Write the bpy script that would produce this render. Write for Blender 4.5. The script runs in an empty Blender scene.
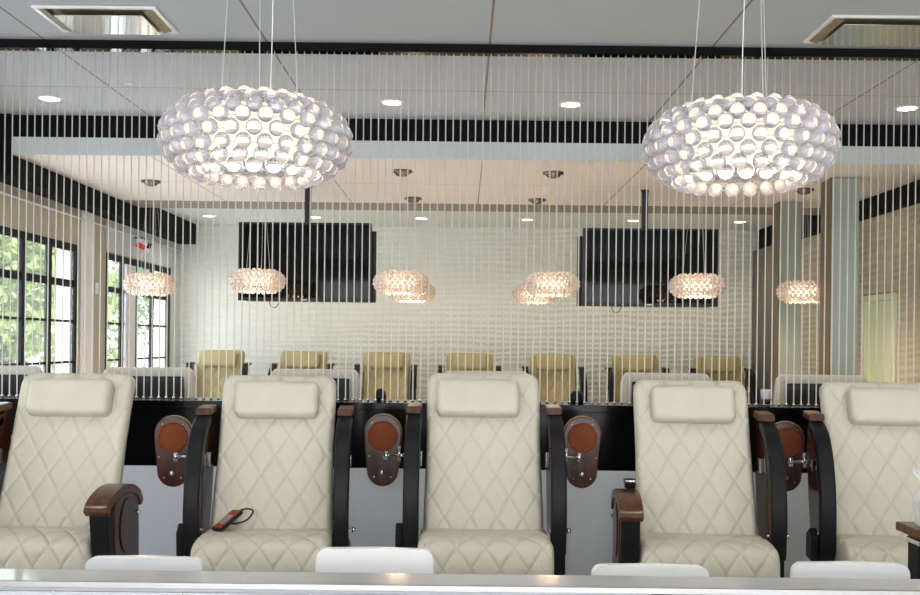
import bpy, bmesh, math, random
from math import sin, cos, pi, radians, sqrt
from mathutils import Vector, Matrix
random.seed(7)
S = bpy.context.scene
COL = S.collection
F, VX, VY, ROLL, CAMZ = 993.0, 463.0, 343.0, radians(0.65), 1.6

def P(px, py, d):
    """point of the room seen at a pixel of the photograph at depth d"""
    u, w = (px - VX) / F, -(py - VY) / F
    return Vector(((u * cos(ROLL) - w * sin(ROLL)) * d, d, CAMZ + (u * sin(ROLL) + w * cos(ROLL)) * d))

# ------------------------------------------------------------------ materials
def new_mat(name):
    m = bpy.data.materials.new(name); m.use_nodes = True
    nt = m.node_tree
    return m, nt, nt.nodes['Principled BSDF']

def mat(name, col, rough=.5, metal=0., bump=0., bscale=40., var=0., vscale=6., coat=0., spec=.5, emit=None, estr=0., trans=0., ior=1.45):
    m, nt, b = new_mat(name)
    b.inputs['Base Color'].default_value = (*col, 1)
    b.inputs['Roughness'].default_value = rough
    b.inputs['Metallic'].default_value = metal
    b.inputs['Specular IOR Level'].default_value = spec
    b.inputs['Coat Weight'].default_value = coat
    b.inputs['Coat Roughness'].default_value = .08
    b.inputs['Transmission Weight'].default_value = trans
    b.inputs['IOR'].default_value = ior
    tc = nt.nodes.new('ShaderNodeTexCoord')
    if emit:
        b.inputs['Emission Color'].default_value = (*emit, 1); b.inputs['Emission Strength'].default_value = estr
    if var:
        n = nt.nodes.new('ShaderNodeTexNoise'); n.inputs['Scale'].default_value = vscale; n.inputs['Detail'].default_value = 5
        nt.links.new(tc.outputs['Object'], n.inputs['Vector'])
        mx = nt.nodes.new('ShaderNodeMix'); mx.data_type = 'RGBA'
        mx.inputs['A'].default_value = (*[c * (1 - var) for c in col], 1)
        mx.inputs['B'].default_value = (*[min(1, c * (1 + var)) for c in col], 1)
        nt.links.new(n.outputs['Fac'], mx.inputs['Factor']); nt.links.new(mx.outputs['Result'], b.inputs['Base Color'])
    if bump:
        n = nt.nodes.new('ShaderNodeTexNoise'); n.inputs['Scale'].default_value = bscale; n.inputs['Detail'].default_value = 4
        nt.links.new(tc.outputs['Object'], n.inputs['Vector'])
        bp = nt.nodes.new('ShaderNodeBump'); bp.inputs['Strength'].default_value = bump; bp.inputs['Distance'].default_value = .01
        nt.links.new(n.outputs['Fac'], bp.inputs['Height']); nt.links.new(bp.outputs['Normal'], b.inputs['Normal'])
    return m

def wood_mat(name, c1, c2, rough=.25):
    m, nt, b = new_mat(name)
    tc = nt.nodes.new('ShaderNodeTexCoord'); mp = nt.nodes.new('ShaderNodeMapping'); mp.inputs['Scale'].default_value = (14, 14, 1.6)
    n = nt.nodes.new('ShaderNodeTexNoise'); n.inputs['Scale'].default_value = 2.2; n.inputs['Detail'].default_value = 6
    r = nt.nodes.new('ShaderNodeValToRGB')
    r.color_ramp.elements[0].position = .32; r.color_ramp.elements[0].color = (*c1, 1)
    r.color_ramp.elements[1].position = .7; r.color_ramp.elements[1].color = (*c2, 1)
    nt.links.new(tc.outputs['Object'], mp.inputs['Vector']); nt.links.new(mp.outputs['Vector'], n.inputs['Vector'])
    nt.links.new(n.outputs['Fac'], r.inputs['Fac']); nt.links.new(r.outputs['Color'], b.inputs['Base Color'])
    b.inputs['Roughness'].default_value = rough; b.inputs['Specular IOR Level'].default_value = .3; b.inputs['Coat Weight'].default_value = .15; b.inputs['Coat Roughness'].default_value = .15
    return m

def seam_mat(name, col, seam, x0=.14, dx=1.33, y0=7.04, dy=2.7, w=.007):
    """painted panel ceiling with joints"""
    m, nt, b = new_mat(name)
    ge = nt.nodes.new('ShaderNodeNewGeometry'); sp = nt.nodes.new('ShaderNodeSeparateXYZ')
    nt.links.new(ge.outputs['Position'], sp.inputs[0])
    def M(op, a, v):
        n = nt.nodes.new('ShaderNodeMath'); n.operation = op
        nt.links.new(a, n.inputs[0])
        if v is not None: n.inputs[1].default_value = v
        return n.outputs[0]
    def line(o, a, d, w):
        t = M('ADD', M('DIVIDE', M('SUBTRACT', o, a), d), 100.5)
        t = M('ABSOLUTE', M('SUBTRACT', M('FRACT', t, None), .5), None)
        return M('LESS_THAN', t, w / d)
    lx, ly = line(sp.outputs['X'], x0, dx, w), line(sp.outputs['Y'], y0, dy, w * .8)
    mx = nt.nodes.new('ShaderNodeMath'); mx.operation = 'MAXIMUM'
    nt.links.new(lx, mx.inputs[0]); nt.links.new(ly, mx.inputs[1])
    c = nt.nodes.new('ShaderNodeMix'); c.data_type = 'RGBA'
    c.inputs['A'].default_value = (*col, 1); c.inputs['B'].default_value = (*seam, 1)
    nt.links.new(mx.outputs[0], c.inputs['Factor']); nt.links.new(c.outputs['Result'], b.inputs['Base Color'])
    b.inputs['Roughness'].default_value = .6
    return m

def wave_mat(name, col, scale, dist, strength, axis='Z'):
    """wall panels moulded in long horizontal ripples"""
    m, nt, b = new_mat(name)
    tc = nt.nodes.new('ShaderNodeTexCoord'); mp = nt.nodes.new('ShaderNodeMapping')
    mp.inputs['Scale'].default_value = (.28, .28, 1)
    w = nt.nodes.new('ShaderNodeTexWave'); w.wave_type = 'BANDS'; w.bands_direction = axis
    w.inputs['Scale'].default_value = scale; w.inputs['Distortion'].default_value = dist
    w.inputs['Detail'].default_value = 1.2; w.inputs['Detail Scale'].default_value = 1.1; w.inputs['Detail Roughness'].default_value = .4
    bp = nt.nodes.new('ShaderNodeBump'); bp.inputs['Strength'].default_value = strength; bp.inputs['Distance'].default_value = .03
    nt.links.new(tc.outputs['Object'], mp.inputs['Vector']); nt.links.new(mp.outputs['Vector'], w.inputs['Vector'])
    nt.links.new(w.outputs['Fac'], bp.inputs['Height']); nt.links.new(bp.outputs['Normal'], b.inputs['Normal'])
    b.inputs['Base Color'].default_value = (*col, 1); b.inputs['Roughness'].default_value = .55
    return m

def glass_mat(name, col, rough=0., ior=1.45):
    m, nt, b = new_mat(name)
    g = nt.nodes.new('ShaderNodeBsdfGlass'); g.inputs['Color'].default_value = (*col, 1)
    g.inputs['Roughness'].default_value = rough; g.inputs['IOR'].default_value = ior
    nt.links.new(g.outputs[0], nt.nodes['Material Output'].inputs['Surface'])
    nt.nodes.remove(b)
    return m

def thin_mat(name, col, fac, gloss=.06, rough=.0):
    """thin pane / clear acrylic: mostly see-through, slightly reflective"""
    m, nt, b = new_mat(name)
    t = nt.nodes.new('ShaderNodeBsdfTransparent'); t.inputs['Color'].default_value = (1, 1, 1, 1)
    b.inputs['Base Color'].default_value = (*col, 1); b.inputs['Roughness'].default_value = rough
    mx = nt.nodes.new('ShaderNodeMixShader'); mx.inputs['Fac'].default_value = fac
    nt.links.new(t.outputs[0], mx.inputs[1]); nt.links.new(b.outputs[0], mx.inputs[2])
    nt.links.new(mx.outputs[0], nt.nodes['Material Output'].inputs['Surface'])
    return m

def leather_mat(name, col, rough, **k):
    """leather with a stitched seam wherever the quilting lines of the UV map run"""
    m = mat(name, col, rough, **k); nt = m.node_tree; b = nt.nodes['Principled BSDF']
    uv = nt.nodes.new('ShaderNodeUVMap'); uv.uv_map = 'quilt'
    sp = nt.nodes.new('ShaderNodeSeparateXYZ'); nt.links.new(uv.outputs[0], sp.inputs[0])
    def M(op, a, v):
        n = nt.nodes.new('ShaderNodeMath'); n.operation = op
        if isinstance(a, (int, float)): n.inputs[0].default_value = a
        else: nt.links.new(a, n.inputs[0])
        if v is not None:
            if isinstance(v, (int, float)): n.inputs[1].default_value = v
            else: nt.links.new(v, n.inputs[1])
        return n.outputs[0]
    def ln(o):
        t = M('ABSOLUTE', M('SUBTRACT', M('FRACT', M('ADD', o, 100.5), None), .5), None)
        return M('LESS_THAN', t, .022)
    mk = M('MULTIPLY', M('MAXIMUM', ln(sp.outputs['X']), ln(sp.outputs['Y'])), .20)
    mx = nt.nodes.new('ShaderNodeMix'); mx.data_type = 'RGBA'
    src = b.inputs['Base Color'].links[0].from_socket
    nt.links.new(src, mx.inputs['A']); mx.inputs['B'].default_value = (*[c * f for c, f in zip(col, (.52, .48, .40))], 1)
    nt.links.new(mk, mx.inputs['Factor']); nt.links.new(mx.outputs['Result'], b.inputs['Base Color'])
    return m

def rod_mat(name):
    m, nt, b = new_mat(name)
    b.inputs['Base Color'].default_value = (.97, .97, .97, 1); b.inputs['Roughness'].default_value = .2
    tl = nt.nodes.new('ShaderNodeBsdfTranslucent'); tl.inputs['Color'].default_value = (.98, .98, .98, 1)
    t = nt.nodes.new('ShaderNodeBsdfTransparent')
    a = nt.nodes.new('ShaderNodeMixShader'); a.inputs['Fac'].default_value = .4
    c = nt.nodes.new('ShaderNodeMixShader'); c.inputs['Fac'].default_value = .80
    nt.links.new(b.outputs[0], a.inputs[1]); nt.links.new(tl.outputs[0], a.inputs[2])
    nt.links.new(t.outputs[0], c.inputs[1]); nt.links.new(a.outputs[0], c.inputs[2])
    nt.links.new(c.outputs[0], nt.nodes['Material Output'].inputs['Surface'])
    return m

M = dict(
    leather=leather_mat('cream leather', (.67, .635, .535), .40, bump=.3, bscale=45, var=.05, vscale=9, spec=.4),
    tan=leather_mat('tan leather', (.45, .385, .20), .42, bump=.12, bscale=60, var=.08, vscale=9, spec=.4),
    black_pad=mat('black padded vinyl', (.010, .010, .012), .42, spec=.22, bump=.05, bscale=200),
    shell=mat('black moulded shell', (.012, .011, .011), .4, bump=.03, bscale=120),
    wood=wood_mat('dark mahogany', (.022, .0055, .003), (.080, .018, .007)),
    wood_light=wood_mat('varnished walnut', (.055, .020, .009), (.13, .052, .02), .3),
    copper=mat('copper brown inlay', (.19, .045, .010), .5, spec=.15, var=.1, vscale=14),
    tan_edge=mat('raw wood edge', (.40, .27, .13), .5, var=.1, vscale=40),
    chrome=mat('chrome', (.85, .85, .86), .12, metal=1.0, var=.03, vscale=30),
    steel=mat('brushed steel', (.66, .66, .64), .3, metal=1.0, var=.06, vscale=25),
    edge_metal=mat('aluminium edge', (.42, .42, .42), .38, metal=1.0, var=.05, vscale=20),
    canopy_metal=mat('smoked chrome', (.20, .18, .17), .2, metal=1.0, var=.05, vscale=20),
    white_plastic=mat('white plastic', (.93, .93, .95), .22, coat=.3, var=.01),
    white_base=mat('white fibreglass', (.80, .81, .83), .3, coat=.2, var=.02),
    black=mat('black lacquer', (.004, .004, .005), .16, spec=.2, var=.1),
    black_paint=mat('black paint', (.007, .007, .008), .75, spec=.15, var=.1),
    white_panel=mat('pale grey painted panel', (.90, .93, .97), .5, var=.02),
    laminate=mat('pale grey laminate', (.43, .445, .47), .10, var=.02, spec=.35),
    front_white=mat('white laminate front', (.46, .495, .53), .35, var=.01),
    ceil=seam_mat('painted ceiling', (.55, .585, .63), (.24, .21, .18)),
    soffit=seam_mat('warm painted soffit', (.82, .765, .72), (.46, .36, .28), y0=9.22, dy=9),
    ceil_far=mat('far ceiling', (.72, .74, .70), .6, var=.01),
    fascia=mat('pale paint with daylight blue', (.66, .72, .76), .5, var=.02),  # bluish cast of daylight on the pale lower fascia, put into its colour
    brown_trim=mat('taupe trim', (.26, .22, .18), .5, var=.06),
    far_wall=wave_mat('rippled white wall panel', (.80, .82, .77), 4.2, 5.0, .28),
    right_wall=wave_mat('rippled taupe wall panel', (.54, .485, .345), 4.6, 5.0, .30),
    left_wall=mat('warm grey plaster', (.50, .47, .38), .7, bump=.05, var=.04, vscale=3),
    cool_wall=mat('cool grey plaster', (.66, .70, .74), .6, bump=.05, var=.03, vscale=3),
    white_post=mat('white post paint', (.85, .86, .90), .5, var=.01),
    frame=mat('dark bronze frame', (.008, .008, .008), .55, spec=.2, var=.1),
    pane=thin_mat('window glass', (.80, .90, .90), .16),
    floor=mat('pale stone tile', (.66, .65, .64), .3, bump=.03, bscale=30, var=.12, vscale=2.5),
    strand=rod_mat('clear acrylic rod'),
    peg=mat('nickel peg', (.8, .8, .8), .25, metal=.8, var=.03),
    ball=mat('clear acrylic ball', (.98, .95, 1.0), .0, trans=.78, ior=1.42),
    ball_far=mat('clear acrylic ball cluster', (1., .86, .79), .08, trans=.40, ior=1.4, var=.04),
    hoop=thin_mat('clear hoop', (.9, .9, .95), .35, rough=.1),
    opal=mat('glowing opal glass', (.95, .9, .8), .4, emit=(1., .79, .52), estr=.72),
    opal_far=mat('glowing opal glass warm', (.95, .9, .8), .4, emit=(1., .70, .42), estr=2.2),
    lamp=mat('glowing downlight lens', (1, 1, .95), .4, emit=(1., .93, .80), estr=5.0),
    cord=mat('white cord', (.82, .80, .78), .5, var=.02),
    screen=mat('black glass screen', (.004, .0035, .003), .05, spec=.22, var=.05),
    tv_body=mat('black plastic', (.010, .010, .010), .35, var=.05),
    vent_slope=mat('bronze louvre', (.30, .24, .15), .4, metal=.3, var=.12, vscale=12),
    vent_plate=mat('polished plate', (.62, .64, .62), .16, metal=.8, var=.02),
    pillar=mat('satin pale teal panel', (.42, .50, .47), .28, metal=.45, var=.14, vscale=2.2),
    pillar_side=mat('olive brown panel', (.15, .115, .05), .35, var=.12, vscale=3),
    dark_door=mat('dark taupe door', (.17, .15, .12), .5, var=.08),
    green_door=mat('pale green painted door', (.72, .78, .56), .45, var=.03),
    red=mat('red enamel', (.70, .06, .04), .4, var=.05),
    remote_face=mat('remote grey face', (.35, .30, .28), .35, var=.1, vscale=60),
    remote_red=mat('brown red face', (.33, .06, .02), .35, var=.1, vscale=50),
    bag=thin_mat('clear crumpled plastic', (.95, .95, .95), .45, rough=.1),
    leaf=mat('leaf green', (.20, .34, .10), .6, var=.35, vscale=1.5),
    leaf2=mat('leaf yellow green', (.36, .46, .15), .6, var=.3, vscale=1.5),
    bark=mat('bark', (.10, .07, .05), .8, bump=.4, bscale=20, var=.2),
    asphalt=mat('pale asphalt', (.42, .42, .41), .8, bump=.1, bscale=80, var=.08),
    car_white=mat('white car paint', (.80, .81, .82), .2, coat=.6, var=.01),
    car_grey=mat('silver car paint', (.40, .42, .45), .25, metal=.5, coat=.6, var=.02),
    car_glass=mat('tinted car glass', (.02, .025, .03), .08, var=.05),
    tyre=mat('tyre rubber', (.015, .015, .015), .8, var=.1),
)

# ------------------------------------------------------------------ mesh helpers
def link(name, bm, m, parent=None, smooth=False, bevel=0., seg=2, angle=40):
    me = bpy.data.meshes.new(name)
    bmesh.ops.recalc_face_normals(bm, faces=bm.faces)
    bm.to_mesh(me); bm.free()
    for mm in (m if isinstance(m, (list, tuple)) else [m]):
        me.materials.append(M[mm] if isinstance(mm, str) else mm)
    if smooth:
        for p in me.polygons: p.use_smooth = True
    o = bpy.data.objects.new(name, me); COL.objects.link(o)
    if parent: o.parent = parent
    if bevel:
        md = o.modifiers.new('bevel', 'BEVEL'); md.width = bevel; md.segments = seg; md.limit_method = 'ANGLE'; md.angle_limit = radians(angle)
        for p in me.polygons: p.use_smooth = True
        try: md.harden_normals = True
        except Exception: pass
    return o

def B(): return bmesh.new()

def box(bm, x0, x1, y0, y1, z0, z1, mi=0):
    v = [bm.verts.new((x, y, z)) for x in (x0, x1) for y in (y0, y1) for z in (z0, z1)]
    for f in ((0, 1, 3, 2), (4, 6, 7, 5), (0, 4, 5, 1), (2, 3, 7, 6), (0, 2, 6, 4), (1, 5, 7, 3)):
        bm.faces.new([v[i] for i in f]).material_index = mi
    return bm

def prism(bm, pts, a, b, axis='x', mi=0):
    """extrude a closed 2-D outline between a and b along an axis"""
    def c(p, t):
        return {'x': (t, p[0], p[1]), 'y': (p[0], t, p[1]), 'z': (p[0], p[1], t)}[axis]
    v0 = [bm.verts.new(c(p, a)) for p in pts]; v1 = [bm.verts.new(c(p, b)) for p in pts]
    n = len(pts)
    bm.faces.new(v0).material_index = mi; bm.faces.new(v1[::-1]).material_index = mi
    for i in range(n):
        bm.faces.new((v0[i], v0[(i + 1) % n], v1[(i + 1) % n], v1[i])).material_index = mi
    return bm

def lathe(bm, prof, c=(0, 0, 0), n=24, axis='z', mi=0):
    c = Vector(c); rings = []
    for r, h in prof:
        ring = []
        for k in range(n if r > 1e-6 else 1):
            a = 2 * pi * k / n
            p = {'z': (r * cos(a), r * sin(a), h), 'y': (r * cos(a), h, r * sin(a)), 'x': (h, r * cos(a), r * sin(a))}[axis]
            ring.append(bm.verts.new(c + Vector(p)))
        rings.append(ring)
    for A, Z in zip(rings, rings[1:]):
        for k in range(n):
            if len(A) == 1 and len(Z) == 1: continue
            if len(A) == 1: q = (A[0], Z[k], Z[(k + 1) % n])
            elif len(Z) == 1: q = (A[k], A[(k + 1) % n], Z[0])
            else: q = (A[k], A[(k + 1) % n], Z[(k + 1) % n], Z[k])
            bm.faces.new(q).material_index = mi
    for R in (rings[0], rings[-1]):
        if len(R) > 1: bm.faces.new(R).material_index = mi
    return bm

def tube(bm, pts, r, n=8, mi=0, closed=False):
    pts = [Vector(p) for p in pts]; rings = []; N = len(pts)
    up = Vector((0, 0, 1))
    for i, p in enumerate(pts):
        a = pts[(i - 1) % N] if (closed or i > 0) else p
        b = pts[(i + 1) % N] if (closed or i < N - 1) else p
        t = (b - a).normalized()
        s = t.cross(up)
        if s.length < .1: s = t.cross(Vector((1, 0, 0)))
        s.normalize(); q = s.cross(t)
        rr = r[i] if isinstance(r, (list, tuple)) else r
        rings.append([bm.verts.new(p + (s * cos(2 * pi * k / n) + q * sin(2 * pi * k / n)) * rr) for k in range(n)])
    for i in range(N if closed else N - 1):
        A, Z = rings[i], rings[(i + 1) % N]
        for k in range(n):
            bm.faces.new((A[k], A[(k + 1) % n], Z[(k + 1) % n], Z[k])).material_index = mi
    if not closed:
        bm.faces.new(rings[0]).material_index = mi; bm.faces.new(rings[-1][::-1]).material_index = mi
    return bm

def spline(pts, n=8):
    """Catmull-Rom through points"""
    pts = [Vector(p) for p in pts]; out = []
    for i in range(len(pts) - 1):
        p0, p1, p2, p3 = pts[max(i - 1, 0)], pts[i], pts[i + 1], pts[min(i + 2, len(pts) - 1)]
        for k in range(n):
            t = k / n
            out.append(.5 * ((2 * p1) + (p2 - p0) * t + (2 * p0 - 5 * p1 + 4 * p2 - p3) * t * t + (3 * p1 - p0 - 3 * p2 + p3) * t ** 3))
    out.append(pts[-1]); return out

def strip(center, th, n=6):
    """closed outline of a strip of thickness th along a 2-D line"""
    c = spline([(p[0], p[1], 0) for p in center], n); L, R = [], []
    for i, p in enumerate(c):
        a, b = c[max(i - 1, 0)], c[min(i + 1, len(c) - 1)]
        t = (b - a).normalized(); nrm = Vector((-t.y, t.x, 0))
        L.append((p + nrm * th / 2)[:2]); R.append((p - nrm * th / 2)[:2])
    return L + R[::-1]

def thing(name, label, cat, loc=(0, 0, 0), rz=0., group=None):
    o = bpy.data.objects.new(name, None); COL.objects.link(o)
    o.empty_display_size = .1
    o.location = loc; o.rotation_euler = (0, 0, rz)
    return tag(o, label, cat, group)

def tag(o, label, cat, group=None, kind=None):
    o['label'] = label; o['category'] = cat
    if group: o['group'] = group
    if kind: o['kind'] = kind
    return o

def struct(o):
    o['kind'] = 'structure'; return o

def copy_tree(root, loc=None, rz=None, label=None, group=None):
    kids = {}
    for o in COL.objects:
        if o.parent: kids.setdefault(o.parent, []).append(o)
    def rec(o, parent):
        c = o.copy(); COL.objects.link(c)
        c.parent = parent
        for k in kids.get(o, []): rec(k, c)
        return c
    r = rec(root, None)
    if loc is not None: r.location = loc
    if rz is not None: r.rotation_euler = (0, 0, rz)
    if label: r['label'] = label
    if group: r['group'] = group
    return r

# ------------------------------------------------------------------ the setting
XL, XR, YF, YN = -3.85, 4.05, 13.4, -2.6      # left wall, right wall, far wall, added shop front
ZC, ZS, ZFAR, ZB = 3.385, 3.07, 3.16, 2.89      # ceiling, soffit, far ceiling, underside of black band
BL, BR = -3.62, 3.95
Y1, Y2, Y3 = 7.94, 10.5, 11.05
struct(link('floor', box(B(), XL - .2, XR + .2, YN - .2, YF + .2, -.1, 0), 'floor'))
struct(link('ceiling', box(B(), XL - .2, XR + .2, YN - .2, Y1, ZC, ZC + .1), 'ceil'))
struct(link('ceiling', box(B(), XL - .2, XR + .2, Y1 + .03, Y2, ZS, ZS + .1), 'soffit'))
struct(link('ceiling', box(B(), XL - .2, XR + .2, Y3 + .002, YF + .2, ZFAR, ZFAR + .1), 'ceil_far'))
struct(link('trim_1', box(B(), BL, BR, Y1, Y1 + .028, 3.21, ZC + .1), 'black_paint'))
struct(link('trim_2', box(B(), BL, BR, Y1, Y1 + .028, ZS, 3.209), 'fascia'))
struct(link('trim_3', box(B(), BL, BR, Y2 + .001, Y3, ZS - .004, ZFAR + .08), 'brown_trim'))
bm = box(B(), XL + .001, BL, Y1 - .04, YF - .001, ZB, ZS - .006); box(bm, XL + .001, BL, Y1 - .04, Y1 + .028, ZS - .006, ZC - .001)
box(bm, XL + .001, BL, Y3 + .004, YF - .001, ZS - .006, ZFAR - .001)
struct(link('trim_4', bm, 'black_paint'))
bm = box(B(), BR, XR - .001, Y1 - .04, YF - .001, ZB, ZS - .006); box(bm, BR, XR - .001, Y1 - .04, Y1 + .028, ZS - .006, ZC - .001)
box(bm, BR, XR - .001, Y3 + .004, YF - .001, ZS - .006, ZFAR - .001)
struct(link('trim_5', bm, 'black_paint'))
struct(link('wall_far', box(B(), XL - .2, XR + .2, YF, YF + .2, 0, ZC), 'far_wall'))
# right wall with a door opening far down the room
D0, D1 = 9.28, 10.05
bm = box(B(), XR, XR + .2, YN, D0, 0, ZC); box(bm, XR, XR + .2, D1, YF, 0, ZC); box(bm, XR, XR + .2, D0, D1, 2.13, ZC)
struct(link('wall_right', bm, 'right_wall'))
bm = box(B(), XR + .1, XR + .14, D0 + .001, D1 - .001, .01, 2.12)
d = struct(link('door_1', bm, 'green_door'))
link('door_frame', box(box(box(B(), XR - .015, XR + .1, D0 + .001, D0 + .06, 0, 2.12), XR - .015, XR + .1, D1 - .06, D1 - .001, 0, 2.12), XR - .015, XR + .1, D0 + .06, D1 - .06, 2.06, 2.12), 'green_door', d)
link('door_handle', lathe(B(), [(.0, -.10), (.012, -.10), (.012, -.05), (.028, -.045), (.028, -.01), (.0, -.005)], (XR + .1, D0 + .14, 1.0), 12, 'x'), 'chrome', d, True)
d = struct(link('door_2', box(B(), XR - .16, XR - .001, 12.6, 13.38, 0, ZB - .01), 'dark_door'))
link('door_frame', box(B(), XR - .17, XR - .001, 12.54, 12.595, 0, ZB - .01), 'dark_door', d)
# left wall: two window groups and an entrance door
WT, TR = 2.53, 2.14
W1 = (3.2, 6.8); W2 = (7.2, 9.87); W3 = (10.68, 13.0)
bm = B()
ys = [YN, *W1, *W2, *W3, YF]
for a, b in zip(ys[0::2], ys[1::2]): box(bm, XL - .2, XL, a, b, 0, ZC)
for a, b in (W1, W2):
    box(bm, XL - .2, XL, a, b, 0, .45); box(bm, XL - .2, XL, a, b, WT, ZC)
box(bm, XL - .2, XL, *W3, WT, ZC)
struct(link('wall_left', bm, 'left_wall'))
struct(link('trim_6', box(B(), XL + .001, XL + .012, 10.68, YF - .001, WT + .02, ZB - .001), 'cool_wall'))
struct(link('trim_7', box(B(), XL + .001, XL + .012, 13.06, YF - .001, 0, WT + .019), 'cool_wall'))
struct(link('trim_8', box(B(), XL + .001, XL + .03, 9.97, 10.27, 0, ZB - .001), 'white_post', bevel=.006))
struct(link('trim_9', tube(B(), [(XL + .02, 7.0, 2.80), (XL + .02, YF - .02, 2.80)], .011), 'white_post'))

def window(name, y0, y1, posts, rails, sill, post_w=.032):
    bm = B(); x0, x1 = XL - .035, XL + .008
    box(bm, x0, x1, y0 + .001, y0 + .06, sill, WT); box(bm, x0, x1, y1 - .06, y1 - .001, sill, WT)
    box(bm, x0, x1, y0 + .06, y1 - .06, WT - .07, WT); box(bm, x0, x1, y0 + .06, y1 - .06, sill, sill + .07)
    o = struct(link(name, bm, 'frame'))
    for p in posts: link('mullion', box(B(), x0, x1, p - post_w, p + post_w, sill + .07, WT - .07), 'frame', o)
    for z, h in rails: link('rail', box(B(), x0 + .01, x1 - .01, y0 + .06, y1 - .06, z - h, z + h), 'frame', o)
    pp = [y0 + .06] + list(posts) + [y1 - .06]
    for a, b in zip(pp, pp[1:]):
        link('pane', box(B(), XL - .018, XL - .012, a + .002, b - .002, sill + .07, WT - .07), 'pane', o)
    return o
window('window_1', *W2, (7.62, 8.14, 8.67, 9.23), ((TR, .035), (1.77, .011), (1.37, .011)), .45)
window('window_2', *W1, (3.8, 4.4, 5.0, 5.6, 6.2), ((TR, .035), (1.77, .011), (1.37, .011)), .45)
dr = window('door_3', *W3, (11.21, 11.69, 12.29), ((TR, .03), (1.77, .011), (1.37, .011)), .01, .03)
link('door_post', box(B(), XL - .006, XL + .02, 11.28, 11.60, .08, WT - .08), 'white_post', dr)
link('door_handle', tube(B(), [(XL - .014, 11.85, .9), (XL + .05, 11.85, .9), (XL + .05, 11.85, 1.3), (XL - .014, 11.85, 1.3)], .012), 'chrome', dr, True)
# unseen glazed shop front, added behind the camera to let in frontal light
bm = B()
box(bm, XL, XR, YN - .2, YN, 2.9, ZC); box(bm, XL, XR, YN - .2, YN, 0, .12)
struct(link('wall_front_added', bm, 'cool_wall'))
bm = B()
for x in (XL + .05, -1.9, .1, 2.1, XR - .05): box(bm, x - .04, x + .04, YN - .12, YN - .06, .12, 2.9)
o = struct(link('window_front_added', bm, 'frame'))
for a, b in ((XL + .1, -1.95), (-1.85, .05), (.15, 2.05), (2.15, XR - .1)):
    link('pane', box(B(), a, b, YN - .093, YN - .087, .12, 2.9), 'pane', o)
# half wall between the two rows of chairs
YW0, YW1, YCU = 5.82, 6.12, 5.96
struct(link('wall_divider', box(box(B(), XL, XR, YW0, YW1, 0, .86), XL, XR, YW0 + .02, YW1, .86, 1.2), 'white_panel'))
struct(link('trim_10', box(B(), XL + .001, XR - .001, YW0 + .001, YW0 + .019, .861, 1.2), 'black'))
ZCT = 1.245
struct(link('trim_11', box(B(), XL + .001, XR - .001, YW0 - .02, YW1 + .02, 1.201, ZCT), 'black', bevel=.004))

# ------------------------------------------------------------------ rod curtain
RAIL = (YCU - .03, YCU + .035)
t = thing('curtain_rail', 'long black ceiling rail holding the row of clear hanging rods', 'rail', (0, YCU, ZC))
link('rail_body', box(B(), XL + .02, XR - .02, -.034, .034, -.045, -.001), 'black_paint', t)
link('rail_underside', box(B(), XL + .02, XR - .02, -.034, .034, -.052, -.046), 'screen', t)
bm = lathe(B(), [(.0, 0), (.009, 0), (.009, .012), (.0038, .016), (.0038, ZC - .0525 - ZCT)], n=8)
for f in bm.faces:
    if max(v.co.z for v in f.verts) < .017: f.material_index = 1
rod = link('hanging_rod', bm, ['strand', 'peg'], None, True)
PX0, DPX, k = 2.5, 7.47, 0
for i in range(-12, 138):
    p = P(PX0 + DPX * i, 343, YCU)
    o = rod if k == 0 else rod.copy()
    if k: COL.objects.link(o)
    o.location = (p.x, YCU, ZCT); k += 1
    tag(o, 'slim clear rod of the see-through curtain between rail and black half wall', 'curtain rod', 'clear rods of the room divider curtain')

# ------------------------------------------------------------------ chairs
def quilt(x, s, dw=.135, ds=.215, depth=.008, puff=.004):
    a, b = x / dw + s / ds, x / dw - s / ds
    da, db = abs(a - round(a)), abs(b - round(b))
    g = max(math.exp(-(da / .035) ** 2), math.exp(-(db / .035) ** 2))
    return puff * (1 - (1 - 2 * min(da, .5)) ** 4) * (1 - (1 - 2 * min(db, .5)) ** 4) - depth * g

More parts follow.
